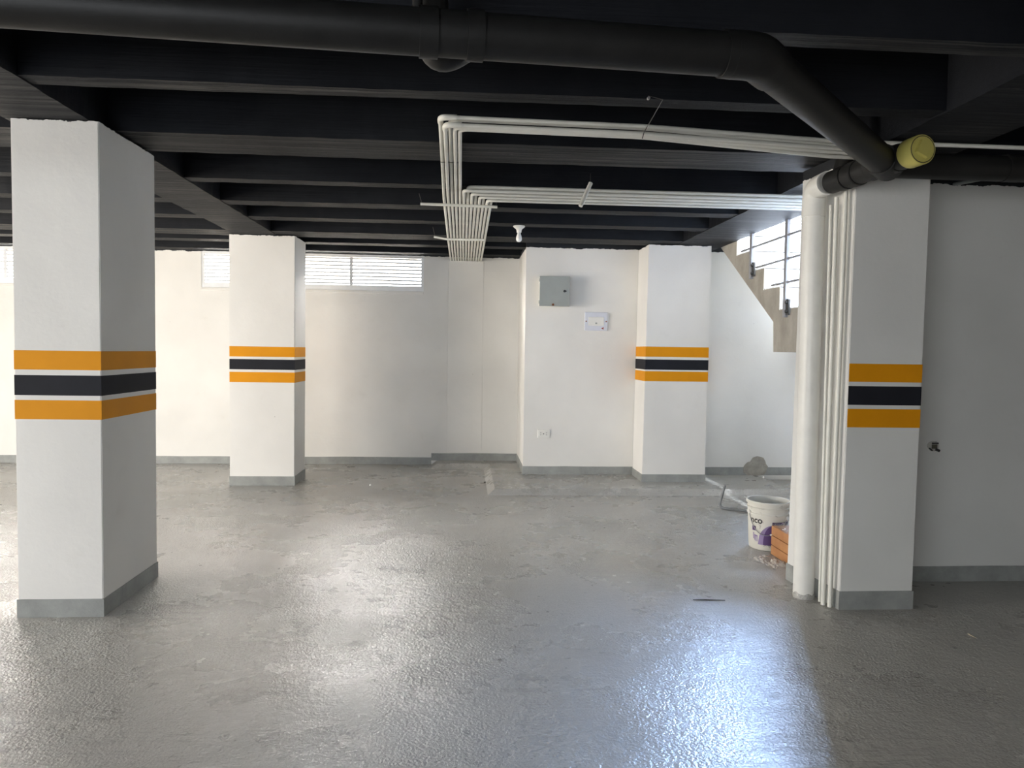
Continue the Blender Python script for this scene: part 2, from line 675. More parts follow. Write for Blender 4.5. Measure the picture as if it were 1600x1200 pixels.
p1 = pillar_at('largest white striped pillar, standing alone on the open floor', (30, 964), (161, 964), .70, 0,
               ((16, 197), (154, 204)), (548, 578, 586.5, 618, 625.5, 655.5), M['pillar'])
p2 = pillar_at('white striped pillar standing in front of the louvered window', (359, 758.5), (460, 758.5), .52, 0,
               ((358, 367), (461, 367)), (541.5, 557.5, 561.5, 577.5, 581.5, 597.5), M['pillar'])
p3 = pillar_at('white striped pillar built against the back wall beside the grey meter box', (1003, 753), (1101, 753), YP - .012 - onZ(1050, 753, PZ).y, PZ,
               ((1014, 385), (1112, 385)), (542, 558, 562, 578, 580.5, 596), M['pillar'], skh=.085)


def fix4(q, t):
    bl, tl = onZ(1229, 905, 0), onY(1254, 300, 4.64)
    return ([q[0], q[1], (q[1][0], 4.56), (bl.x, bl.y)], [t[0], t[1], (t[1][0], 4.56), (tl.x, bl.y)])


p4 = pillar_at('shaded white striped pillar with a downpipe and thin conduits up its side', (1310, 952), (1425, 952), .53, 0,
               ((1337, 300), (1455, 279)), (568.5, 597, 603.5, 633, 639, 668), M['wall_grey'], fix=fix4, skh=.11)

# ------------------------------------------------------------------ stairs
st = thing('staircase', 'concrete staircase with white steps rising beside the dark beam to the floor above', 'staircase', (3.4, 6.6, 1.5))
ry = [onX(x, 450, XS).y for x in (1218.5, 1194, 1170, 1149.4)]
tz = [onX(1240, 481.5, XS).z, onX(1218.5, 449.6, XS).z, onX(1194, 417, XS).z, onX(1170, 393, XS).z]
run = (ry[3] - ry[0]) / 3
rise = (tz[3] - tz[0]) / 3
# profile in (y, z)
prof = [(5.05, tz[0])]
y, z = ry[0], tz[0]
NS = 5
for i in range(NS):
    prof += [(ry[0] + i * run, tz[0] + i * rise), (ry[0] + i * run, tz[0] + (i + 1) * rise)]
yend = YP - .006
prof.append((yend, tz[0] + NS * rise))
b1 = onX(1208, 503, XS)
b2 = onX(1208, 550, XS)
b3 = onX(1148, 418, XS)
sl = (b3.z - b1.z) / (b3.y - b1.y)
prof += [(yend, b1.z + sl * (yend - b1.y)), (b1.y, b1.z), (b2.y, b2.z), (5.05, b2.z)]
bm = BM()
x0, x1 = XS + .0015, XS + 1.06
prism(bm, [(x0, y, z) for y, z in prof], [(x1, y, z) for y, z in prof])
bm.normal_update()
obj('flight', bm, M['concrete'], st)
for i in range(NS):
    bm = BM()
    yy, zz = ry[0] + i * run, tz[0] + i * rise
    # tile facing on riser and tread, with a nosing
    box(bm, x0 + .004, x1, yy - .016, yy - .001, zz + .012, zz + rise - .012)
    box(bm, x0 + .004, x1, yy - .028, min(yy + run - .02, YP - .008), zz + rise + .001, zz + rise + .012)
    obj('step_tile', bm, M['stairs_white'], st)
bm = BM()
box(bm, x0 + .004, x1, 5.06, ry[0] - .02, tz[0] + .001, tz[0] + .011)
obj('landing_tile', bm, M['stairs_white'], st)
# stairwell enclosure, open to the sky
wall_x('wall_stair_side', 6.9, 7.05, 4.96, 11.2, 0, 4.6, M['concrete'])
wall_x('wall_stair_end', XS - .2, 7.05, 11.2, 11.35, 0, 4.2, M['concrete'])
wall_x('wall_stair_upper', XS - .15, XS + .001, 5.0, 11.2, ZS + .2, 4.6, M['shell'])

bm = BM()
box(bm, x1 + .004, 6.88, 4.75, 8.39, 1.6, 1.88)  # unseen slab, added to keep sky light off the wall below the stairs
obj('light_block_slab', bm, M['concrete'], kind='structure')

wall_x('wall_stair_support', XS + .08, x1, 5.06, 5.2, 0, b2.z - .001, M['concrete'])

# railing: posts bolted to the flight's side, level bars between
rl = thing('stair_railing', 'thin steel railing with level bars beside the staircase', 'railing', (XS, 6.6, 1.9))
XRL = XS - .016
for px, pyt, pyb in ((1173.5, 358, 436), (1226.5, 337, 496)):
    q = onX(px, pyb, XRL)
    bm = BM()
    w = .026
    box(bm, XRL - .016, XRL + .014, q.y - w, q.y + w, q.z, 3.0, .003)
    po = obj('post', bm, M['steel'], rl)
    for dz in (.05, .13):
        bm = BM()
        tube(bm, [(XRL - .004, q.y - w - .03, q.z + dz), (XRL - .026, q.y - w - .03, q.z + dz)], .014, 8)
        obj('bolt', bm, M['dark'], po)
    bm = BM()
    box(bm, XRL - .008, XRL + .012, q.y - w - .05, q.y - w, q.z + .02, q.z + .16, .002)
    obj('bracket', bm, M['wire'], po)
for i, (px, py) in enumerate(((1159, 393), (1182, 418), (1206, 446))):
    q = onX(px, py, XRL)
    bm = BM()
    tube(bm, [(XRL, q.y, q.z), (XRL, 5.06, q.z)], .0125, 10)
    obj('bar', bm, M['steel'], rl, True)

# ------------------------------------------------------------------ black drain pipe
RP = .070
zq = 2.535
A = onY(0, 2, 2.20)
B = onY(1150, 86, 2.42)
D = Vector((onY(1388, 247, 3.68).x, 3.68, B.z - .01))
A2 = A + (A - B).normalized() * 3.0
dr = thing('drain_pipe', 'large black drain pipe under the ceiling, with branches and a yellow end cap', 'pipe', (B.x, B.y, B.z - .08))
bend = B + (B - A).normalized() * .075
bm = BM()
tube(bm, [A2, B], RP, 32)
obj('main_pipe', bm, M['pipe_black'], dr, True)
e1 = B + (A - B).normalized() * .02
e2 = bend + (D - bend).normalized() * .13
bm = BM()
tube(bm, fillet([e1, bend, e2], .10, 10), RP + .007, 32)
el = obj('elbow', bm, M['pipe_black'], dr, True)
bm = BM()
tube(bm, [bend + (D - bend).normalized() * .05, D], RP, 32)
obj('slanted_pipe', bm, M['pipe_black'], dr, True)
# couplings on the main run
for px0, px1 in ((1128, 1166),):
    pass


def along(px):
    # point of the main run's axis seen at column px
    lo_, hi_ = 0.0, 1.0
    n = ray(px, 0).cross(ray(px, 900))
    t = (CAM - A).dot(n) / ((B - A).dot(n))
    return A + (B - A) * t


for pa, pb in ((729, 755), (655, 684), (1128, 1142)):
    bm = BM()
    tube(bm, [along(pa), along(pb)], RP + .006, 32)
    obj('coupling', bm, M['pipe_black'], dr, True)
# rising stub and the branch that dips behind the main run
q = along(652)
bm = BM()
tube(bm, [q + Vector((0, .0, .02)), q + Vector((0, 0, ZS - .004 - q.z))], .016, 12)
obj('riser_stub', bm, M['pipe_black'], dr, True)
q = along(678)
bm = BM()
tube(bm, fillet([q + Vector((-.02, .10, .30)), q + Vector((-.005, .10, -.055)), q + Vector((.16, .12, .06))], .12, 10), .055, 24)
obj('branch_bend', bm, M['pipe_black'], dr, True)
# trunk running from the downpipe forward to the capped end
XT = D.x - .005
zt0, zt1 = zat(1300, 290, XT * F / 575), D.z - .005
T0 = Vector((onY(1300, 285, 4.12).x, 4.12, 2.505))
T1 = Vector((onY(1442, 233, 3.40).x, 3.40, onY(1442, 233, 3.40).z))
RT = .065
tv = (T1 - T0)
bm = BM()
tube(bm, [T0, T0 + tv * .90], RT, 32)
obj('trunk_pipe', bm, M['pipe_black'], dr, True)
for s0, s1 in ((.12, .20), (.24, .34), (.50, .78)):
    bm = BM()
    tube(bm, [T0 + tv * s0, T0 + tv * s1], RT + .005, 32)
    obj('coupling', bm, M['pipe_black'], dr, True)
for s0 in (.205, .345, .495):
    bm = BM()
    tube(bm, [T0 + tv * s0, T0 + tv * (s0 + .006)], RT + .0055, 32)
    obj('joint_line', bm, M['seam'], dr, True)
# collar where the slanted pipe meets the trunk
dd = (D - bend).normalized()
bm = BM()
tube(bm, [D - dd * .16, D + dd * .01], RP + .007, 32)
obj('coupling', bm, M['pipe_black'], dr, True)
# small pipe from the trunk's foot up to the slab
bm = BM()
tube(bm, fillet([T0 + tv * .10, T0 + tv * .06 + Vector((.03, -.03, .11)), T0 + Vector((.055, -.05, ZS - .004 - T0.z))], .05), [.05] + [.05] * 7 + [.045], 20)
obj('riser_pipe', bm, M['pipe_black'], dr, True)
# yellow clean-out cap
tn = tv.normalized()
bm = BM()
R2 = .072
tube(bm, [T0 + tv * .865, T0 + tv * .88, T1 - tn * .006, T1], [R2 - .005, R2, R2, R2 - .004], 36)
cap = obj('end_cap', bm, M['cap_yellow'], dr, True, label='yellow plastic screw cap')
bm = BM()
sx = tn.cross(Vector((0, 0, 1))).normalized()
sz = sx.cross(tn).normalized()
ca, sa = math.cos(.42), math.sin(.42)
sx, sz = sx * ca + sz * sa, sz * ca - sx * sa
h = .034
rr = [(sx * a + sz * b) for a, b in ((-h, -h), (h, -h), (h, h), (-h, h))]
prism(bm, [T1 + v for v in rr], [T1 + tn * .016 + v * .93 for v in rr])
obj('square_plug', bm, M['cap_yellow'], cap)
bm = BM()
tube(bm, [T1 - tn * .001 + (sx * math.cos(2 * PI * i / 36) + sz * math.sin(2 * PI * i / 36)) * (R2 - .009) for i in range(37)], .0022, 6)
obj('rim_groove', bm, M['seam'], cap)
# black pipe running on across the pillar head
X0 = XT + .10
ZSP = onY(1480, 261, 3.985).z
Rr = .071
bm = BM()
tube(bm, [(X0, 3.985, ZSP), (XR - .02, 3.985, ZSP + .01)], Rr, 32)
obj('side_pipe', bm, M['pipe_black'], dr, True)
q = onY(1580, 260, 3.985).x
bm = BM()
tube(bm, [(q - .05, 3.985, ZSP + .004), (q + .05, 3.985, ZSP + .005)], Rr + .006, 32)
obj('coupling', bm, M['pipe_black'], dr, True)

# white downpipe
dp = thing('downpipe', 'thick white downpipe running down the shaded pillar', 'pipe', (2.09, 4.42, 0))
YD = 4.30
XDB, XDT = onY(1260, 930, YD).x - .020, onY(1273, 330, YD).x - .006
pth = [(XDB, YD, .02), (XDT, YD, T0.z), (T0.x - .018, T0.y + .012, T0.z)]
bm = BM()
tube(bm, fillet(pth, .12, 10), .062, 32)
obj('pipe', bm, M['white_plastic'], dp, True)
bm = BM()
pth[0] = (XDT - .002, YD, T0.z - .17)
tube(bm, fillet(pth, .12, 10), .068, 32)
obj('elbow', bm, M['white_plastic'], dp, True)
bm = BM()
lathe(bm, [(.064, 0), (.066, .012), (.0655, .03), (.063, .035)], XDB, YD, 28)
for v in bm.verts:
    v.co.z *= 1 + .6 * noise.noise(v.co * 30)
obj('cement_collar', bm, M['floor'], dp, True)

# ------------------------------------------------------------------ conduits
RC = .0115
ordn = ['first', 'second', 'third', 'fourth', 'fifth', 'sixth', 'seventh', 'eighth']
ZCD = ZC - .035
yw = YB - .004
xw = [onY(704.5 + 47 * i / 12, 405, YB).x for i in range(13)]
zw = 2.655


def conduit(path, label, group, r=RC, fittings=(), clips=None):
    o = thing('conduit', label, 'conduit', path[len(path) // 2], group)
    bm = BM()
    tube(bm, path, r, 10)
    obj('tube', bm, M['conduit'], o, True)
    for a in fittings:
        bm = BM()
        tube(bm, a, r + .004, 12)
        obj('elbow_fitting', bm, M['conduit'], o, True)
    return o


# five long ones: along the ceiling, round the front corner, then across towards the shaded pillar
zl = [2.690, 2.652, 2.690, 2.652, 2.652]
dyf = [0, 0, .030, .030, .060]
ztgt = [2.672, 2.634, 2.660, 2.622, 2.606]
for i in range(5):
    xm = onY(694 + 6.2 * i, 321, 5.7).x
    xf = onY(688 + 7.6 * i, 200, 3.8).x
    yf = 3.78 + dyf[i]
    xe = 2.185 + .0 * i
    if i == 0:
        xe = XR - .1
    cor = Vector((xf, yf, zl[i]))
    mid = Vector((onY(1005, 200, yf).x, yf, zl[i] - .010))
    ye = 3.89 + dyf[i]
    end = Vector((2.00, ye, ztgt[i]))
    tail = [(XR - .1, 3.90, 2.672)] if i == 0 else [(2.225, ye + .012, ztgt[i])]
    path = fillet([(xw[i], yw, zw), (xw[i] * .8 + xm * .2, 7.9, ZCD), (xm, 5.7, ZCD), cor, mid, end] + tail, .055, 6)
    fit = []
    if i in (0, 1):
        a, b = Vector((xm, 5.7, ZCD)), mid
        fit = [fillet([cor + (a - cor).normalized() * .085, cor, cor + (b - cor).normalized() * .085], .05, 6)]
    conduit(path, 'long white ceiling conduit turning at the front corner, %s of five from the louvered window' % ordn[i],
            'long conduits of the front run', .0115, fit)
# eight shorter ones turning off further back
for j in range(8):
    xm = onY(724 + 6.3 * j, 312, 5.5).x + .004
    yf = 5.27 + .105 * (j // 2)
    z = 2.672 if j % 2 else 2.645
    path = fillet([(xw[5 + j], yw, zw), (xw[5 + j], 7.9, ZCD), (xm, yf + .35, ZCD), (xm, yf, z), (XC0 + .35, yf - .01, z)], .05, 6)
    conduit(path, 'shorter white ceiling conduit turning above the support rod, %s of eight from the long ones' % ordn[j],
            'short conduits of the rear run', .0125)
# thin tubes beside the downpipe
for i, (pb, pt, y_, r_) in enumerate(((1296.5, 1320, 4.108, .0135), (1286, 1306, 4.145, .0135), (1280.5, 1297, 4.20, .009))):
    xb_, xt = onY(pb, 940, y_).x, onY(pt, 320, y_).x
    conduit([(xb_, y_, .004), (xt + .004, y_, (2.455, 2.425, 2.39)[i])], 'thin white vertical conduit on the shaded pillar, %s' % ('the one at the pillar corner', 'the middle one of three', 'the slimmest one against the downpipe')[i],
            'vertical conduits on the shaded pillar', r_)
# loose short piece hanging in front of the rear run
a, b = onY(923, 286, 4.95), onY(907, 322, 4.90)
c_ = thing('loose_conduit', 'short white conduit offcut hanging at a slant below the ceiling', 'conduit', tuple(b))
bm = BM()
tube(bm, [a, b], .0145, 14)
obj('tube', bm, M['conduit'], c_, True)
bm = BM()
ax = (a - b).normalized()
tube(bm, [a - ax * .004, a + ax * .0012], .010, 12)
obj('open_end', bm, M['dark'], c_)
bm = BM()
tube(bm, [a - ax * .01, (a.x, a.y + .02, ZC + .02)], .0018, 6)
obj('hanging_wire', bm, M['wire'], c_)
# slanting piece above the right wall
a, b = onY(1466, 293, 4.72), onY(1546, 277, 4.30)
bm = BM()
tube(bm, [a, b], .012, 10)
s_ = obj('conduit', bm, M['grey_metal'], None, True)
tag(s_, 'single slanting grey conduit at the top of the shaded wall', 'conduit')

# supports under the bundle
for pts, lab in (([onY(657, 318.5, 5.72), onY(777, 323.5, 5.72)], 'longer white rod carrying the conduits where the rear run turns off'),
                 ([onY(678, 370, 7.25), onY(700, 374, 7.25), onY(757, 375, 7.25)], 'shorter white rod under the conduits near the back wall')):
    zz = ZCD - RC - .012
    pts = [Vector((p.x, p.y, min(p.z, zz))) for p in pts]
    sp = thing('support_rod', lab, 'rod', tuple(pts[0]), 'conduit support rods')
    bm = BM()
    tube(bm, pts, .011, 10)
    obj('rod', bm, M['conduit'], sp, True)
    bm = BM()
    tube(bm, [pts[0] + Vector((.012, 0, 0)), pts[0] + Vector((-.012, 0, ZC - pts[0].z + .01))], .0022, 6)
    obj('hanging_wire', bm, M['wire'], sp)
    bm = BM()
    tube(bm, [pts[-1] - Vector((.012, 0, 0)), pts[-1] + Vector((.0, 0, ZC - pts[-1].z + .01))], .0022, 6)
    obj('hanging_wire', bm, M['wire'], sp)
# wire holding the front run to a joist
q, q2 = onY(1013, 152, 3.55), onY(1006, 207, 3.745)
hw = thing('wire_hanger', 'thin dark wire nailed to a joist and tied round the front conduits', 'wire', tuple(q2))
yj = 3.57 * k
q = onY(1013, 154, yj - .004)
bm = BM()
tube(bm, [q, (q.x, yj - .006, ZC + .02), (q2.x + .012, yj - .02, ZC), q2 + Vector((0, -.004, 0)), q2 + Vector((0, .03, -.022))], .0026, 6)
obj('wire', bm, M['wire'], hw)
bm = BM()
tube(bm, [q + Vector((0, -.012, 0)), q + Vector((0, .004, 0))], .007, 8)
obj('nail_head', bm, M['steel'], hw)
# tie round the long bundle
bm = BM()
ti = [onY(688 + 33 * i / 8, 246 + 4 * math.sin(PI * i / 8), 4.52) for i in range(9)]
tube(bm, [Vector((p.x, p.y, min(p.z, ZCD - RC - .003))) for p in ti], .002, 6)
t_ = obj('tie_wire', bm, M['wire'])
tag(t_, 'thin dark wire tied round the five long conduits', 'wire')

# ------------------------------------------------------------------ bulb
q = onY(811, 362, 7.22 * k)
lb = thing('light_bulb', 'white light bulb in a flared holder under a black joist', 'lamp', (q.x, q.y, q.z))
zz = ZC - .003
bm = BM()
lathe(bm, [(0, zz), (.056, zz), (.058, zz - .008), (.050, zz - .014), (.030, zz - .030), (.024, zz - .042), (.0225, zz - .062), (0, zz - .062)], q.x, q.y, 28)
obj('bulb_holder', bm, M['white_plastic'], lb, True)
bm = BM()
z2 = zz - .0625
lathe(bm, [(0, z2), (.016, z2), (.018, z2 - .018), (.024, z2 - .034), (.0285, z2 - .054), (.0285, z2 - .066), (.024, z2 - .080), (.013, z2 - .089), (0, z2 - .0915)], q.x, q.y, 28)
obj('bulb', bm, plain('opal_glass', (.85, .85, .84, 1), .2, .01), lb, True)

# ------------------------------------------------------------------ boxes on the wall
yf = YP - .125
a, b = onY(844, 432, yf), onY(889, 478, yf)
mb = thing('meter_box', 'grey metal electrical box mounted high on the white wall', 'electrical box', ((a.x + b.x) / 2, YP, b.z))
bm = BM()
box(bm, a.x, b.x, yf + .012, YP + .003, b.z, a.z, .004)
obj('body', bm, plain('lit_side_enamel', (.72, .70, .64, 1), .5, .05), mb)  # paler than the door: the brightly lit side is put into this colour
bm = BM()
box(bm, a.x - .004, b.x + .004, yf - .004, yf + .011, b.z - .006, a.z + .006, .003)
door = obj('door', bm, M['grey_metal'], mb)
lk = onY(882, 455, yf)
bm = BM()
tube(bm, [(lk.x, yf - .004, lk.z), (lk.x, yf - .018, lk.z)], .014, 16)
box(bm, lk.x - .004, lk.x + .022, yf - .016, yf - .005, lk.z - .008, lk.z + .008)
obj('lock', bm, M['dark'], door)
lk = onY(864, 476, yf)
bm = BM()
tube(bm, [(lk.x, yf - .004, lk.z), (lk.x, yf - .010, lk.z)], .013, 12)
obj('knockout', bm, M['brass'], door)
for zf in (.12, .88):
    bm = BM()
    zc = b.z + (a.z - b.z) * zf
    tube(bm, [(a.x - .006, yf + .006, zc - .018), (a.x - .006, yf + .006, zc + .018)], .006, 8)
    obj('hinge', bm, M['grey_metal'], door)

yf = YP - .022
a, b = onY(914, 487.5, yf), onY(949, 517, yf)
cb = thing('cover_plate_box', 'small flat white breaker cover on the wall below the grey meter box', 'electrical box', ((a.x + b.x) / 2, YP, b.z))
bm = BM()
box(bm, a.x, b.x, yf, YP + .003, b.z, a.z, .005)
obj('plate', bm, plain('bluish_white_plastic', lin(216, 219, 228), .4, .02), cb)
w, hgt = b.x - a.x, a.z - b.z
bm = BM()
box(bm, a.x + w * .16, b.x - w * .16, yf - .008, yf - .001, b.z + hgt * .27, a.z - hgt * .26, .003)
lid = obj('lid', bm, M['white_plastic'], cb)
bm = BM()
box(bm, a.x + w * .46, a.x + w * .54, yf - .010, yf - .0085, b.z + hgt * .36, b.z + hgt * .44)
obj('latch', bm, M['grey_metal'], lid)
for fx in (.06, .94):
    bm = BM()
    tube(bm, [(a.x + w * fx, yf + .001, b.z + hgt * .5), (a.x + w * fx, yf - .004, b.z + hgt * .5)], .008, 10)
    obj('screw', bm, M['brass'], cb)
bm = BM()
cxx, czz = a.x + w * .78, b.z + hgt * .13
prism(bm, [(cxx - .017, yf - .001, czz), (cxx + .012, yf - .001, czz - .014), (cxx + .014, yf - .001, czz + .016)],
      [(cxx - .017, yf - .002, czz), (cxx + .012, yf - .002, czz - .014), (cxx + .014, yf - .002, czz + .016)])
obj('warning_mark', bm, plain('dark_red_print', lin(150, 60, 50), .5), cb)

yf = YP - .012
a, b = onY(840, 671, yf), onY(859, 684.5, yf)
so = thing('wall_outlet', 'white double power outlet low on the white wall', 'outlet', ((a.x + b.x) / 2, YP, b.z))
bm = BM()
box(bm, a.x, b.x, yf, YP + .003, b.z, a.z, .003)
obj('plate', bm, M['white_plastic'], so)
w, hgt = b.x - a.x, a.z - b.z
for fx in (.27, .73):
    bm = BM()
    box(bm, a.x + w * (fx - .15), a.x + w * (fx + .15), yf - .004, yf - .0005, b.z + hgt * .25, a.z - hgt * .25, .002)
    s2 = obj('socket', bm, M['white_plastic'], so)
    bm = BM()
    for dz in (-.011, .011):
        box(bm, a.x + w * fx - .008, a.x + w * fx + .006, yf - .0052, yf - .0042, (a.z + b.z) / 2 + dz - .002, (a.z + b.z) / 2 + dz + .002)
    obj('slot', bm, M['dark'], s2)
bm = BM()
tube(bm, [(a.x + w * .5, yf + .001, (a.z + b.z) / 2), (a.x + w * .5, yf - .003, (a.z + b.z) / 2)], .006, 10)
obj('screw', bm, M['dark'], so)

# broken-out socket hole on the shaded wall
yf = 4.58
q = onY(1458, 697, yf)
hb = thing('broken_socket', 'broken wall socket hole with dark stubs in the shaded wall', 'outlet', (q.x, yf, q.z - .04))
bm = BM()
ringp = []
for i in range(18):
    t_ = 2 * PI * i / 18
    r_ = 1 + .25 * noise.noise(Vector((math.cos(t_) * 2, math.sin(t_) * 2, 4.2)))
    ringp.append((q.x + .042 * r_ * math.cos(t_), q.z + .036 * r_ * math.sin(t_)))
prism(bm, [(x, yf - .001, z) for x, z in ringp], [(q.x + (x - q.x) * .9, yf - .007, q.z + (z - q.z) * .9) for x, z in ringp])
obj('plaster_edge', bm, plain('rough_plaster', (.50, .49, .45, 1), .9, .15, 20, bump=.5), hb)
bm = BM()
box(bm, q.x - .016, q.x + .022, yf - .012, yf - .0075, q.z - .016, q.z + .012, .002)
obj('socket_insert', bm, plain('dirty_socket', (.09, .085, .06, 1), .8, .2), hb)
for (dx0, dz0, dx1, dz1, rr_) in ((-.016, .020, .024, .021, .005), (-.034, -.012, -.016, -.028, .005), (.010, -.020, .034, -.030, .009)):
    bm = BM()
    tube(bm, [(q.x + dx0, yf - .012, q.z + dz0), (q.x + dx1, yf - .018, q.z + dz1)], rr_, 8)
    obj('wire_stub', bm, M['dark'], hb)

# broken plaster with bare mortar low on the back wall
bm = BM()
yy = YP - .001
outl = [(1160, 733), (1163, 727), (1168, 722), (1172, 721), (1176, 715), (1183, 712.5), (1189, 714), (1193, 715), (1196, 721), (1197, 725), (1200, 729), (1199, 733), (1197, 738), (1194, 742), (1180, 744), (1168, 743), (1161, 739)]
P_ = [onY(x, y, yy) for x, y in outl]
cc = sum(P_, Vector()) / len(P_)
prev = None
rings = []
for s, dy in ((1, 0), (.97, -.006), (.88, -.007), (.55, -.009), (.2, -.011)):
    rings.append([bm.verts.new(cc + (p - cc) * s + Vector((0, dy + .005 * noise.noise(p * 22 + Vector((s * 5, 0, 0))) * (1 if s < 1 else 0), 0))) for p in P_])
for a_, b_ in zip(rings, rings[1:]):
    for i in range(len(P_)):
        bm.faces.new((a_[i], a_[(i + 1) % len(P_)], b_[(i + 1) % len(P_)], b_[i]))
bm.faces.new(rings[-1])
pp = obj('mortar_patch', bm, plain('bare_mortar', lin(165, 160, 150), .9, .2, 14, bump=.8), None, True)
tag(pp, 'rough grey mortar patch low on the white wall behind the bucket', 'wall patch')

# ------------------------------------------------------------------ bucket
bc = onZ(1198.5, 855, 0)
BH, RB0, RB1 = .388, .136, .157
bk = thing('paint_bucket', 'used white paint bucket with a purple label beside the carton', 'bucket', tuple(bc))
bm = BM()
pr = [(0, .002), (RB0 - .006, .002), (RB0, .008), (RB0 + .004, .06)]
f_ = lambda z: RB0 + (RB1 - RB0) * z / BH
pr += [(f_(.25), .25), (f_(.272), .272), (f_(.272) + .008, .274), (f_(.28) + .008, .282), (f_(.285), .284), (f_(.318), .318), (f_(.318) + .007, .320), (f_(.325) + .007, .327), (f_(.33), .329),
       (f_(.355), .355), (RB1 + .009, .357), (RB1 + .009, .372), (RB1 + .004, .376), (RB1 - .002, .375), (RB1 - .005, .36), (f_(.17) - .005, .17)]
lathe(bm, pr, bc.x, bc.y, 48)
tb = NT('dirty_bucket_plastic')
nb = tb.noise(14, 6, .7)
colb = tb.ramp(tb.noise(3, 3, .5), [(.3, lin(206, 203, 192)), (.7, lin(226, 223, 213))])
colb = tb.mix(tb.ramp(nb, [(.60, (0, 0, 0)), (.68, (.8, .8, .8))]), colb, lin(120, 118, 112))
obj('body', bm, tb.out(colb, .45), bk, True)
bm = BM()
lathe(bm, [(0, .168), (f_(.17) - .007, .171)], bc.x, bc.y, 40)
obj('grey_paint', bm, plain('leftover_grey_paint', lin(96, 98, 98), .35, .15, 12), bk, True)
# label wrapped on the side facing the room
view = math.atan2(-bc.y, -bc.x)


def wrap(a, z, off=.0012):
    r_ = f_(z) + off
    return Vector((bc.x + r_ * math.cos(a), bc.y + r_ * math.sin(a), z))


def patch(a0, a1, lowf, highf, off, n=24):
    bm = BM()
    cols = []
    m = 8
    for i in range(n + 1):
        a = a0 + (a1 - a0) * i / n
        s = i / n
        z0_, z1_ = lowf(s), highf(s)
        cols.append([bm.verts.new(wrap(a, z0_ + (z1_ - z0_) * j / m, off)) for j in range(m + 1)])
    for p, q_ in zip(cols, cols[1:]):
        for j in range(m):
            bm.faces.new((p[j], q_[j], q_[j + 1], p[j + 1]))
    return bm


purple = plain('purple_print', lin(88, 62, 112), .45, .08)
dpurple = plain('dark_purple_print', lin(58, 36, 84), .45, .08)
lilac = plain('lilac_print', lin(150, 132, 172), .45, .08)
ca0 = view - .62
lb_ = obj('label', patch(view - .50, view + 1.35, lambda s: .048, lambda s: .048 + .155 * min(1, math.sqrt(max(0, 1 - (1 - min(1, s * 2.2)) ** 2)) + .02) if s < .46 else .225, .0010), lilac, bk, True, label='purple and lilac paper label')
obj('printed_panel', patch(view + .22, view + 1.35, lambda s: .046, lambda s: .228, .0018), dpurple, lb_, True)
obj('printed_arc', patch(view - .22, view + .22, lambda s: .048, lambda s: .048 + .15 * math.sqrt(max(0, 1 - (1 - s) ** 2)), .0018), purple, lb_, True)
obj('printed_note', patch(view - .86, view - .62, lambda s: .150, lambda s: .185, .0014), purple, bk, True)


def wrapped_text(body, size, a_c, z_c, mat, name, parent, mirror=1):
    cu = bpy.data.curves.new(name, 'FONT')
    cu.body = body
    cu.size = size
    cu.align_x = 'CENTER'
    cu.offset = size * .02
    tmp = bpy.data.objects.new(name, cu)
    C.objects.link(tmp)
    dg = bpy.context.evaluated_depsgraph_get()
    me = bpy.data.meshes.new_from_object(tmp.evaluated_get(dg))
    bpy.data.objects.remove(tmp)
    for v in me.vertices:
        a = a_c + v.co.x / f_(z_c)
        v.co = wrap(a, z_c + v.co.y, .0016)
    me.materials.clear()
    me.materials.append(mat)
    o = bpy.data.objects.new(name, me)
    C.objects.link(o)
    o.parent = parent
    o.matrix_parent_inverse = Matrix.Translation(-parent.location)
    return o


wrapped_text('nco', .068, view - .60, .212, plain('black_print', lin(40, 36, 34), .5), 'lettering', bk)
for i, w_ in enumerate((.045, .07, .05)):
    pass
bm = BM()
for (a0, a1, z0_, z1_) in ((-.80, -.74, .085, .135), (-.72, -.66, .075, .12), (-.66, -.52, .105, .118), (-.64, -.60, .068, .105), (-.56, -.52, .068, .118)):
    vs = [bm.verts.new(wrap(view + a, z, .0016)) for a, z in ((a0, z0_), (a1, z0_), (a1, z1_), (a0, z1_))]
    bm.faces.new(vs)
obj('small_print', bm, lilac, bk)
# wire handle folded down, with a white grip
bm = BM()
hp = []
for i in range(25):
    s = i / 24
    a = view - 1.05 + s * 2.15
    zz = .285 - .145 * math.sin(PI * (s ** .8)) - .03 * s
    hp.append(wrap(a, max(.1, zz), .006 + .012 * math.sin(PI * s)))
tube(bm, hp, .0028, 8)
hd = obj('handle', bm, M['steel'], bk, True)
bm = BM()
tube(bm, hp[13:20], .0065, 10)
obj('grip', bm, M['white_plastic'], hd, True)
for a in (view - 1.05, view + 1.10):
    bm = BM()
    pa_ = wrap(a, hp[0].z if a < view else hp[-1].z, 0)
    pb_ = wrap(a, hp[0].z if a < view else hp[-1].z, .012)
    tube(bm, [pa_, pb_], .016, 14)
    obj('handle_lug', bm, M['white_plastic'], bk, True)

# ------------------------------------------------------------------ carton
q0, q1 = onZ(1205, 866, 0), onZ(1227, 882, 0)
XC_ = (q0.x + q1.x) / 2
ct = thing('carton', 'orange-brown carton pack wrapped in clear film beside the bucket', 'carton', (XC_ + .16, 5.07, 0))
yh, yn = 5.235, 4.90
zh = onY(1204, 820, 5.235).z
bm = BM()
n = 3
tc_ = NT('orange_cardboard')
colc = tc_.ramp(tc_.noise(6, 5, .6), [(.3, lin(168, 112, 66)), (.7, lin(196, 142, 92))])
cm = tc_.out(colc, .5)
for i in range(n):
    bm = BM()
    h0, h1 = .004 + (zh - .004) * i / n, .004 + (zh - .004) * (i + 1) / n - .004
    box(bm, XC_, XC_ + .33, yn, yh, h0, h1, .004)
    obj('packet', bm, cm, ct)
film = NT('clear_film')
film.b.inputs['Base Color'].default_value = (.9, .88, .84, 1)
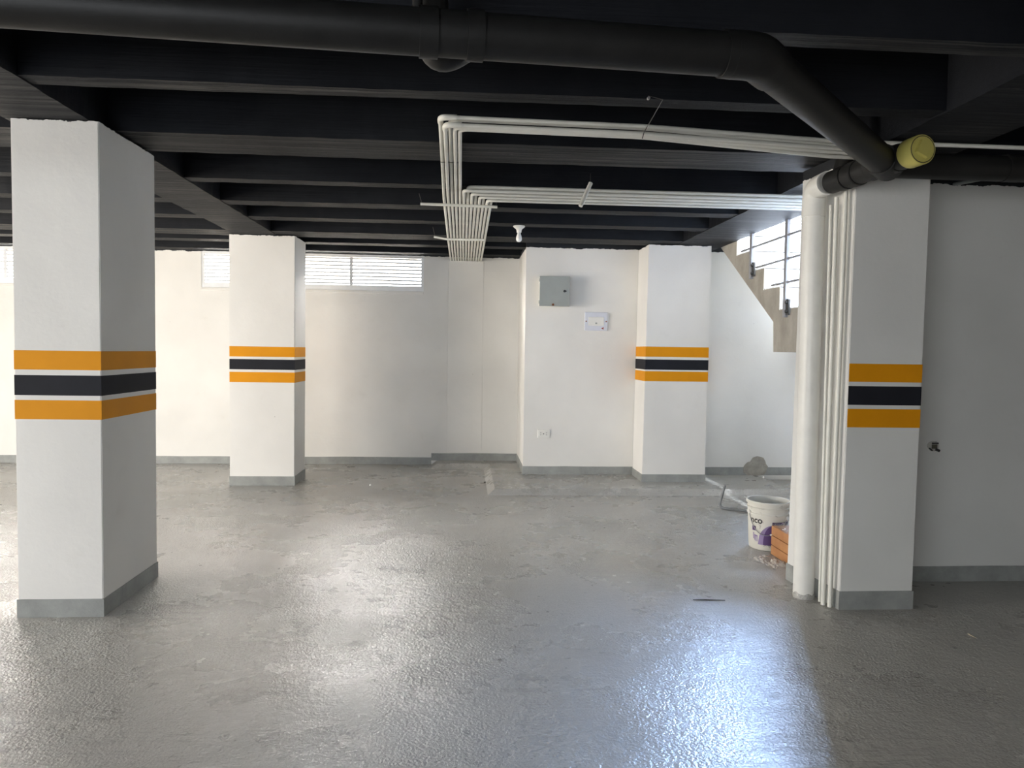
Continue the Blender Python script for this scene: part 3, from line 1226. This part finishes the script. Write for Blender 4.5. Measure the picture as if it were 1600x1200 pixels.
film.b.inputs['Roughness'].default_value = .15
film.b.inputs['Alpha'].default_value = .22
bm = BM()
cols = []
for i in range(15):
    row = []
    for j in range(15):
        x, y = XC_ + .002 + .32 * i / 14, yn + .004 + (yh - yn - .008) * j / 14
        row.append(bm.verts.new((x, y, zh + .004 + .022 * abs(noise.noise(Vector((x * 16, y * 16, 1)))) + .010 * abs(noise.noise(Vector((x * 50, y * 50, 3)))))))
    cols.append(row)
for a_, b_ in zip(cols, cols[1:]):
    for j in range(14):
        bm.faces.new((a_[j], b_[j], b_[j + 1], a_[j + 1]))
obj('wrapping_film', bm, film.m, ct, label='crumpled clear plastic film')
# torn film lying on the floor in front of it
film2 = NT('torn_film')
film2.b.inputs['Base Color'].default_value = (.78, .72, .64, 1)
film2.b.inputs['Roughness'].default_value = .18
film2.b.inputs['Alpha'].default_value = .5
bm = BM()
cols = []
c0 = onZ(1210, 880, 0)
for i in range(19):
    row = []
    for j in range(13):
        u_, v_ = i / 18 - .5, j / 12 - .5
        x, y = c0.x + u_ * .20 - v_ * .05, c0.y + v_ * .26 + u_ * .05
        x = min(x, XC_ - .006)
        zz = .004 + .05 * abs(noise.noise(Vector((x * 14, y * 14, 2)))) * (1 - 2 * abs(u_)) + .02 * abs(noise.noise(Vector((x * 45, y * 45, 7))))
        row.append(bm.verts.new((x, y, zz)))
    cols.append(row)
for a_, b_ in zip(cols, cols[1:]):
    for j in range(12):
        if noise.noise(Vector((a_[j].co.x * 20, a_[j].co.y * 20, 11))) > -.25:
            bm.faces.new((a_[j], b_[j], b_[j + 1], a_[j + 1]))
fl_ = obj('plastic_scrap', bm, film2.m)
tag(fl_, 'crumpled scrap of clear plastic on the floor at the carton', 'plastic wrap')

# bent tube on the floor
a, b, c_ = onZ(1123, 793, .014), onZ(1170, 799, .014), None
tip = onY(1133, 757, a.y)
bm = BM()
tube(bm, fillet([tip, a, b + (b - a).normalized() * .25], .06, 8), .0125, 14)
bt = thing('bent_pipe', 'thin grey pipe bent upright, lying on the floor by the bucket', 'pipe', tuple(a))
obj('tube', bm, plain('grey_pvc', lin(120, 122, 124), .4, .06), bt, True)
bm = BM()
ax = (tip - a).normalized()
tube(bm, [tip - ax * .01, tip + ax * .001], .0095, 10)
obj('open_end', bm, M['dark'], bt)

# a few crumbs and splinters on the floor
spl = [((1083, 937), (1133, 938), .004, 'thin dark splinter of wood lying near the shaded pillar'), ((1512, 990), (1526, 997), .003, 'short pale splinter lying in the shaded part of the floor')]
for (pa, pb, r_, lab) in spl:
    bm = BM()
    a, b = onZ(*pa, r_), onZ(*pb, r_)
    tube(bm, [a, a.lerp(b, .4) + Vector((0, .004, 0)), b], [r_ * .5, r_, r_ * .4], 6)
    tag(obj('wood_splinter', bm, M['wire'] if r_ > .0035 else plain('pale_wood', lin(170, 160, 140), .7)), lab, 'splinter', 'splinters on the floor')
for (px, py, r_, lab) in ((757.5, 755, .013, 'dark crumb of mortar at the corner of the raised platform'), (579, 759, .012, 'white crumb of plaster on the open floor beyond the window pillar'),
                          (439, 1057, .0, ''), (1193, 747, .012, 'white crumb of plaster under the mortar patch')):
    if not r_:
        continue
    bm = BM()
    p = onZ(px, py, PZ if px > 1100 else 0)
    bmesh.ops.create_icosphere(bm, subdivisions=2, radius=r_, matrix=Matrix.Translation(p + Vector((0, 0, r_ * .6))))
    for v in bm.verts:
        d = v.co - p
        v.co = p + d * (1 + .35 * noise.noise(v.co * 80))
        v.co.z = max(v.co.z, p.z + .0005)
    tag(obj('crumb', bm, M['wire'] if 'dark' in lab else M['white_plastic']), lab, 'crumb')

# ------------------------------------------------------------------ outside ground and daylight
bm = BM()
box(bm, -30, 30, 9.76, 40, 1.75, 1.80)
obj('outside_ground', bm, plain('pale_outside_paving', lin(205, 188, 160), .9, .06, .5), kind='structure')
bm = BM()
box(bm, -40, XL - .16, -20, 30, -.2, -.02)
obj('outside_drive', bm, plain('outside_drive_paving', lin(190, 180, 165), .9, .06, .5), kind='structure')

w = bpy.data.worlds.new('sky')
S.world = w
w.use_nodes = True
bg = w.node_tree.nodes['Background']
bg.inputs['Color'].default_value = (.88, .94, 1.0, 1)
bg.inputs['Strength'].default_value = 5


def area(name, loc, target, sx, sy, power, col, spread=PI):
    l = bpy.data.lights.new(name, 'AREA')
    l.shape = 'RECTANGLE'
    l.size, l.size_y = sx, sy
    l.energy = power
    l.color = col
    l.spread = spread
    o = bpy.data.objects.new(name, l)
    C.objects.link(o)
    o.location = loc
    d = (Vector(target) - Vector(loc)).normalized()
    o.rotation_euler = d.to_track_quat('-Z', 'Y').to_euler()
    return o


# wide vehicle opening beyond the frame
area('daylight_drive', (XL - .25, (OP[0] + OP[1]) / 2, 1.35), (0, 4.0, 1.3), OP[1] - OP[0], 2.4, 500, (1.0, .90, .77))
area('daylight_gate', ((FO[0] + FO[1]) / 2, YF - .3, 1.25), ((FO[0] + FO[1]) / 2, 0, 1.2), FO[1] - FO[0], 2.4, 70, (.95, .96, 1.0))
# daylight at the louvered windows
for W in (W1, W2):
    xc = (W[0] + W[1]) / 2
    area('daylight_window', (xc, YB + .78, W[3] + .50), (xc, YB - .9, W[2] - .65), W[1] - W[0] + .8, .8, 1400, (1.0, .97, .93))
    area('sunlit_ground_bounce', (xc, YB + .45, W[2] - .28), (xc, YB - .6, W[3] + .15), W[1] - W[0], .25, 60, (1.0, .74, .46))
# open sky above the stairwell
area('sky_over_stairs', (XS + .18, 2.6, 8.5), (XS + .5, 7.2, 2.4), .2, 1.2, 330, (.85, .92, 1.0), math.radians(50))
# the open end of the floor above, seen from the garage floor over the top steps
area('sky_above_stairs', (5.5, 11.0, 5.6), (1.4, 3.0, 0), 2.0, 1.7, 2300, (.40, .60, 1.0))
sun = bpy.data.lights.new('sun', 'SUN')
sun.energy = 5
sun.angle = .01
sun.color = (1, .9, .75)
so_ = bpy.data.objects.new('sun', sun)
C.objects.link(so_)
so_.rotation_euler = Vector((.25, -.75, -1.25)).to_track_quat('-Z', 'Y').to_euler()

S.view_settings.view_transform = 'Standard'
S.view_settings.look = 'None'
S.view_settings.gamma = 1
S.view_settings.use_curve_mapping = False
S.view_settings.exposure = 0.42
S.cycles.max_bounces = 10
S.cycles.diffuse_bounces = 6
S.cycles.use_denoising = True
S.cycles.sample_clamp_indirect = 8
